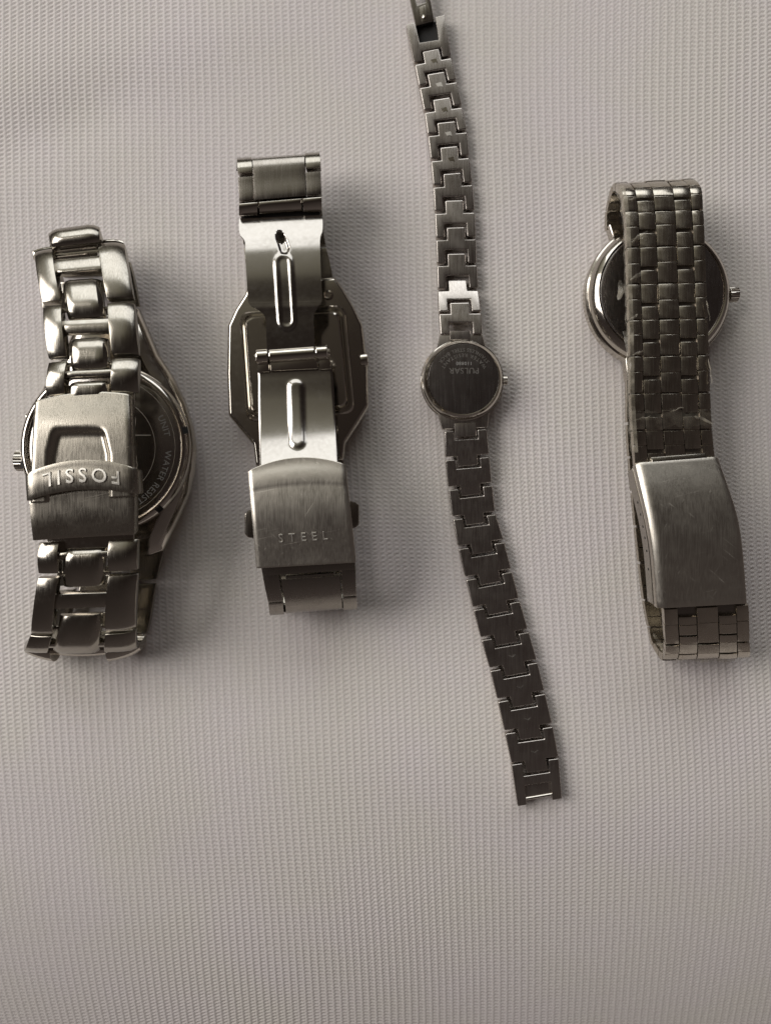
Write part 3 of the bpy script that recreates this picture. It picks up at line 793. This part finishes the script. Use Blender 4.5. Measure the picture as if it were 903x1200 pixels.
# ================================================================== 4: round watch with brick bracelet, far right
def watch_brick():
    c = P(770, 346, 5); c.z = 0
    w = thing('wristwatch', 'round steel watch with five row brick bracelet and plain unlettered clasp plate', 'watch', c, GROUP)
    bm = lathe(NB(), c, [(17.5, 0.2), (19.0, 1.0), (19.9, 2.4), (19.9, 4.8), (19.6, 5.3), (19.15, 5.5), (19.15, 5.8)], 128)
    case = build('case', bm, M_POL, w, 0, sharp=25)
    bm = lathe(NB(), c, [(19.1, 5.2), (19.2, 6.1), (18.8, 7.2), (18.0, 8.2), (17.2, 8.7), (16.85, 8.6), (16.8, 8.2)], 128, False)
    build('case_back_ring', bm, M_POL, case, 0, sharp=45)
    bm = lathe(NB(), c, [(16.85, 7.0), (16.85, 8.25), (16.5, 8.45), (16.0, 8.5)], 128)
    build('case_back', bm, M_BACK, case, 0, sharp=30)
    a, b = P(848, 346, 4.6), P(852.5, 345.6, 4.6)
    build('crown_stem', rod(NB(), a, b, 1.1, 16), M_POL, case)
    build('crown', rod(NB(), b, P(863, 345, 4.6), 2.1, 40, 0.2), M_POL, case, 0.25, 2, 50)
    for q, h in (([(713,262),(806,258),(806,285),(722,290)], 5.5), ([(731,405),(826,405),(830,440),(735,445)], 5.5)):
        build('lug', prism(NB(), [P(x, y, h) for x, y in q], Vector((0, 0, -4))), M_POL, case, .5)
    rows = [(712,266,803,262,5,1.5), (713,241,803,237,6,2.4), (717,216,807,210.5,9.5,9.2), (727,221,820,217,18.8), (732,248,823.5,246,20.4), (734.5,290,825.5,287,21.0), (735.5,333,827,331,21.3),
            (737,375,829,373,21.8), (738,417.5,830.5,416,22), (738.5,461.5,831.7,460,21.9), (741,505,834,503.5,21.6), (744,547,838,545,21)]
    B = Band(rows)
    cols = [(0, .160), (.168, .378), (.386, .634), (.642, .848), (.856, 1)]
    def crease(s):
        def f(u, v, px, py):
            k = 0.42
            r = (v/k if v < k else (1-v)/(1-k))
            return s*r - 0.10*(2*u-1)**4
        return f
    def brick(Bd, a0, a1, t0, t1, s):
        sk = random.uniform(-.05, .05)
        tm = t0 + (t1 - t0)*random.uniform(.40, .46)
        e1, e2 = random.uniform(-.07, .10), random.uniform(-.10, .08)
        bm = block(NB(), Bd, a0, a1, t0, tm - .012, -2.0, sk, 2, 3, lambda u, v, px, py: e1 + s*v - .08*(2*u - 1)**4)
        block(bm, Bd, a0, a1, tm + .012, t1, -2.0, sk, 2, 4, lambda u, v, px, py: e2 - .06 + s*(1 - v) - .08*(2*u - 1)**4)
        block(bm, Bd, a0 + .004, a1 - .004, tm - .03, tm + .03, -1.9, sk - .22, 1, 1)
        build('brick_link', bm, M_LINK, w, 0.105, 2, 40)
    def run(Bd, i0, i1, odd_off=0.0, even_off=.62):
        for k, (a0, a1) in enumerate(cols):
            off = even_off if k in (1, 3) else odd_off
            i = i0
            while i < i1 - .2:
                brick(Bd, a0, a1, i + off + .015, min(i + off + (.90 if k in (1, 3) else .965), Bd.n - 1.0), random.uniform(.05, .12))
                i += 1
    run(B, 0, 11)
    build('bracelet_core', block(NB(), B, .02, .98, .02, 11, -1.9, -0.95, 2, 66), M_CORE, w)
    # ---- lower part of the bracelet, from under the clasp round to the other lug
    rows2 = [(775,700,876,694,22.8), (777.5,714,876.8,709,22.2), (778.5,736,877.5,732,20.2), (779.5,757,878,753,16.6), (776,774,877,771,9.3), (768,760,868,757,5,1.8), (762,736,862,733,5,1.6), (756,704,858,701,5,1.6), (750.5,660,852,657,5,1.6),
             (746,617,848,614,5,1.6), (742,576,843,573,5,1.6), (738.5,535,839,533,5,1.6), (736,495,835,493,5,1.8), (735,430,829,428,5,2.2)]
    E = Band(rows2)
    for k, (a0, a1) in enumerate(cols):
        if k in (1, 3):
            ts = ((.0, .80), (1.5, 2.45), (2.55, 3.5))
            ts2 = [(x + .55, x + 1.45) for x in range(3, 12)]
        else:
            ts = ((1.03, 2.95),)
            ts2 = [(x + .03, x + .96) for x in range(3, 13)]
        for t0, t1 in list(ts) + list(ts2):
            brick(E, a0, a1, t0, t1, .12)
    build('bracelet_core', block(NB(), E, .02, .98, .4, 12.9, -1.9, -0.95, 2, 60), M_CORE, w)
    # ---- clasp plate
    C = Band([(744,542,841.5,534.5,22.2), (752,576,854,570,24.3), (759.5,610,864.5,604,25.4), (765.5,650,871,644,25.7), (770.5,713.5,876,707.5,24.4)])
    def roll(u, v, px, py): return -0.9*max(0, (.085 - u)/.085)**1.6 - 0.5*max(0, (u - .95)/.05)**1.6
    bm = block(NB(), C, 0, 1, 0, 4, -3.0, 0, 36, 32, roll)
    clasp = build('clasp_cover', bm, M_CLASP, w, 0.28, 2, 50, 50)
    bm = block(NB(), C, .20, .86, -.14, .03, -1.6, 0, 4, 2)
    build('clasp_lip', bm, M_BRUSH, clasp, 0.2)
    # perforated side wall on the left
    bm = block(NB(), C, -.004, .03, .06, 3.97, -7.2, -2.9, 1, 20)
    wall = build('clasp_wall', bm, M_BRUSH, clasp, 0.15, 2, 50)
    bm = block(NB(), C, .97, 1.004, .06, 3.97, -7.2, -2.9, 1, 20)
    build('clasp_wall', bm, M_BRUSH, clasp, 0.15, 2, 50)
    for t in (1.25, 1.72, 2.15, 2.55, 2.95, 3.35):
        p = C.at(-.004, t, -4.6); lat = C.frame(t)[1]
        build('adjustment_hole', rod(NB(), p + lat*.3, p - lat*.03, .36, 14), M_RECESS_SHADE, clasp)  # hole shade painted on as a near-black plug
    # ---- scraps of clear protective film
    random.seed(11)
    bm = NB()
    def strip(bm, pts, wid, up):
        vs = []
        for i, (p, u_) in enumerate(zip(pts, up)):
            vs.append((bm.verts.new(p), bm.verts.new(p + u_*wid)))
        for (a, b), (c_, d) in zip(vs, vs[1:]): bm.faces.new((a, b, d, c_))
    ns = 90
    pts, upv, p2 = [], [], []
    rows_f = []
    for j in range(ns + 1):
        t = 2.6 + (10.6 - 2.6)*j/ns
        T, lat, N = B.frame(t)
        e0 = B.base(0, t)
        r = [.13*math.sin(j*.55 + q*2.1) + .09*math.sin(j*1.27 + q) + random.uniform(-.04, .04) for q in range(4)]
        rows_f.append([bm.verts.new(e0 + lat*.9 + N*(.16 + abs(r[0])*.5)), bm.verts.new(e0 - lat*(.25 + r[1]) + N*(.15 + r[0])),
                       bm.verts.new(e0 - lat*(.45 + r[2]) - N*(1.3 + r[1])), bm.verts.new(e0 - lat*(.2 + r[3]) - N*2.3)])
    for a, b in zip(rows_f, rows_f[1:]):
        for i in range(3): bm.faces.new((a[i], a[i+1], b[i+1], b[i]))
    build('plastic_film', bm, M_FILM, w, 0, sharp=60)
    # band of film across the bracelet above the clasp
    bm = NB(); g = []
    for j in range(9):
        row = []
        for i in range(31):
            a = -.02 + 1.04*i/30; t = 9.50 + .42*j/8 + .05*math.sin(i*.7) + (.03*math.sin(i*1.9) if j in (0, 8) else 0)
            row.append(bm.verts.new(B.at(a, t, .30 + random.uniform(0, .05))))
        g.append(row)
    for r0, r1 in zip(g, g[1:]):
        for i in range(30): bm.faces.new((r0[i], r1[i], r1[i+1], r0[i+1]))
    build('plastic_film', bm, M_CLEAR, w, 0, sharp=80)
    # crumpled slivers torn at the link edges and at the lower end
    def sliver(pt, d1, d2, n_=6):
        bm = NB(); rr = []
        for i in range(n_ + 1):
            q = pt + d1*(i/n_) + Vector((random.uniform(-.2, .2), random.uniform(-.2, .2), random.uniform(0, .4)))
            wv = d2*(0.35 + .65*math.sin(math.pi*(i + .4)/(n_ + .8)))
            rr.append((bm.verts.new(q), bm.verts.new(q + wv*.5 + Vector((0, 0, random.uniform(.1, .5)))), bm.verts.new(q + wv)))
        for a, b in zip(rr, rr[1:]):
            for i in range(2): bm.faces.new((a[i], b[i], b[i+1], a[i+1]))
        build('plastic_film', bm, M_FILM, w, 0, sharp=80)
    for (x0, y0, x1, y1, h, wd) in ((738,287,757,273,21.6,1.1), (736,332,758,319,22.6,1.2), (736,377,746,371,23,1.0), (737,284,752,280,21.4,.6), (734,236,748,232,20.6,.7), (739,418,752,413,23,.7), (786,482,800,479,22.6,.5), (828,420,833,450,22.4,.5), (826,352,831,376,22.3,.5), (741,495,760,489,22.6,.6), (812,489,832,497,22.4,.7)):
        a, b = P(x0, y0, h), P(x1, y1, h); sliver(a, b - a, Vector((.2, wd, .1)))
    for (x0, y0, x1, y1, h, wd) in ((778,760,797,775,9,2.2), (795,770,822,777,8,2.0), (820,776,860,774,8,1.6), (858,772,877,760,9,2.0), (783,772,792,764,10,1.4), (792,778,795,771,9,.9), (765,745,778,772,6,1.6)):
        a, b = P(x0, y0, h), P(x1, y1, h); sliver(a, b - a, Vector((.2, wd, .2)))
    # crumpled film lying between bracelet and case on the left
    for (x0, y0, x1, y1) in ((724,330,722,352), (729,388,734,418)):
        a, b = P(x0, y0, 11), P(x1, y1, 12); sliver(a, b - a, Vector((1.6, .2, .8)), 8)
    return w
watch_brick()
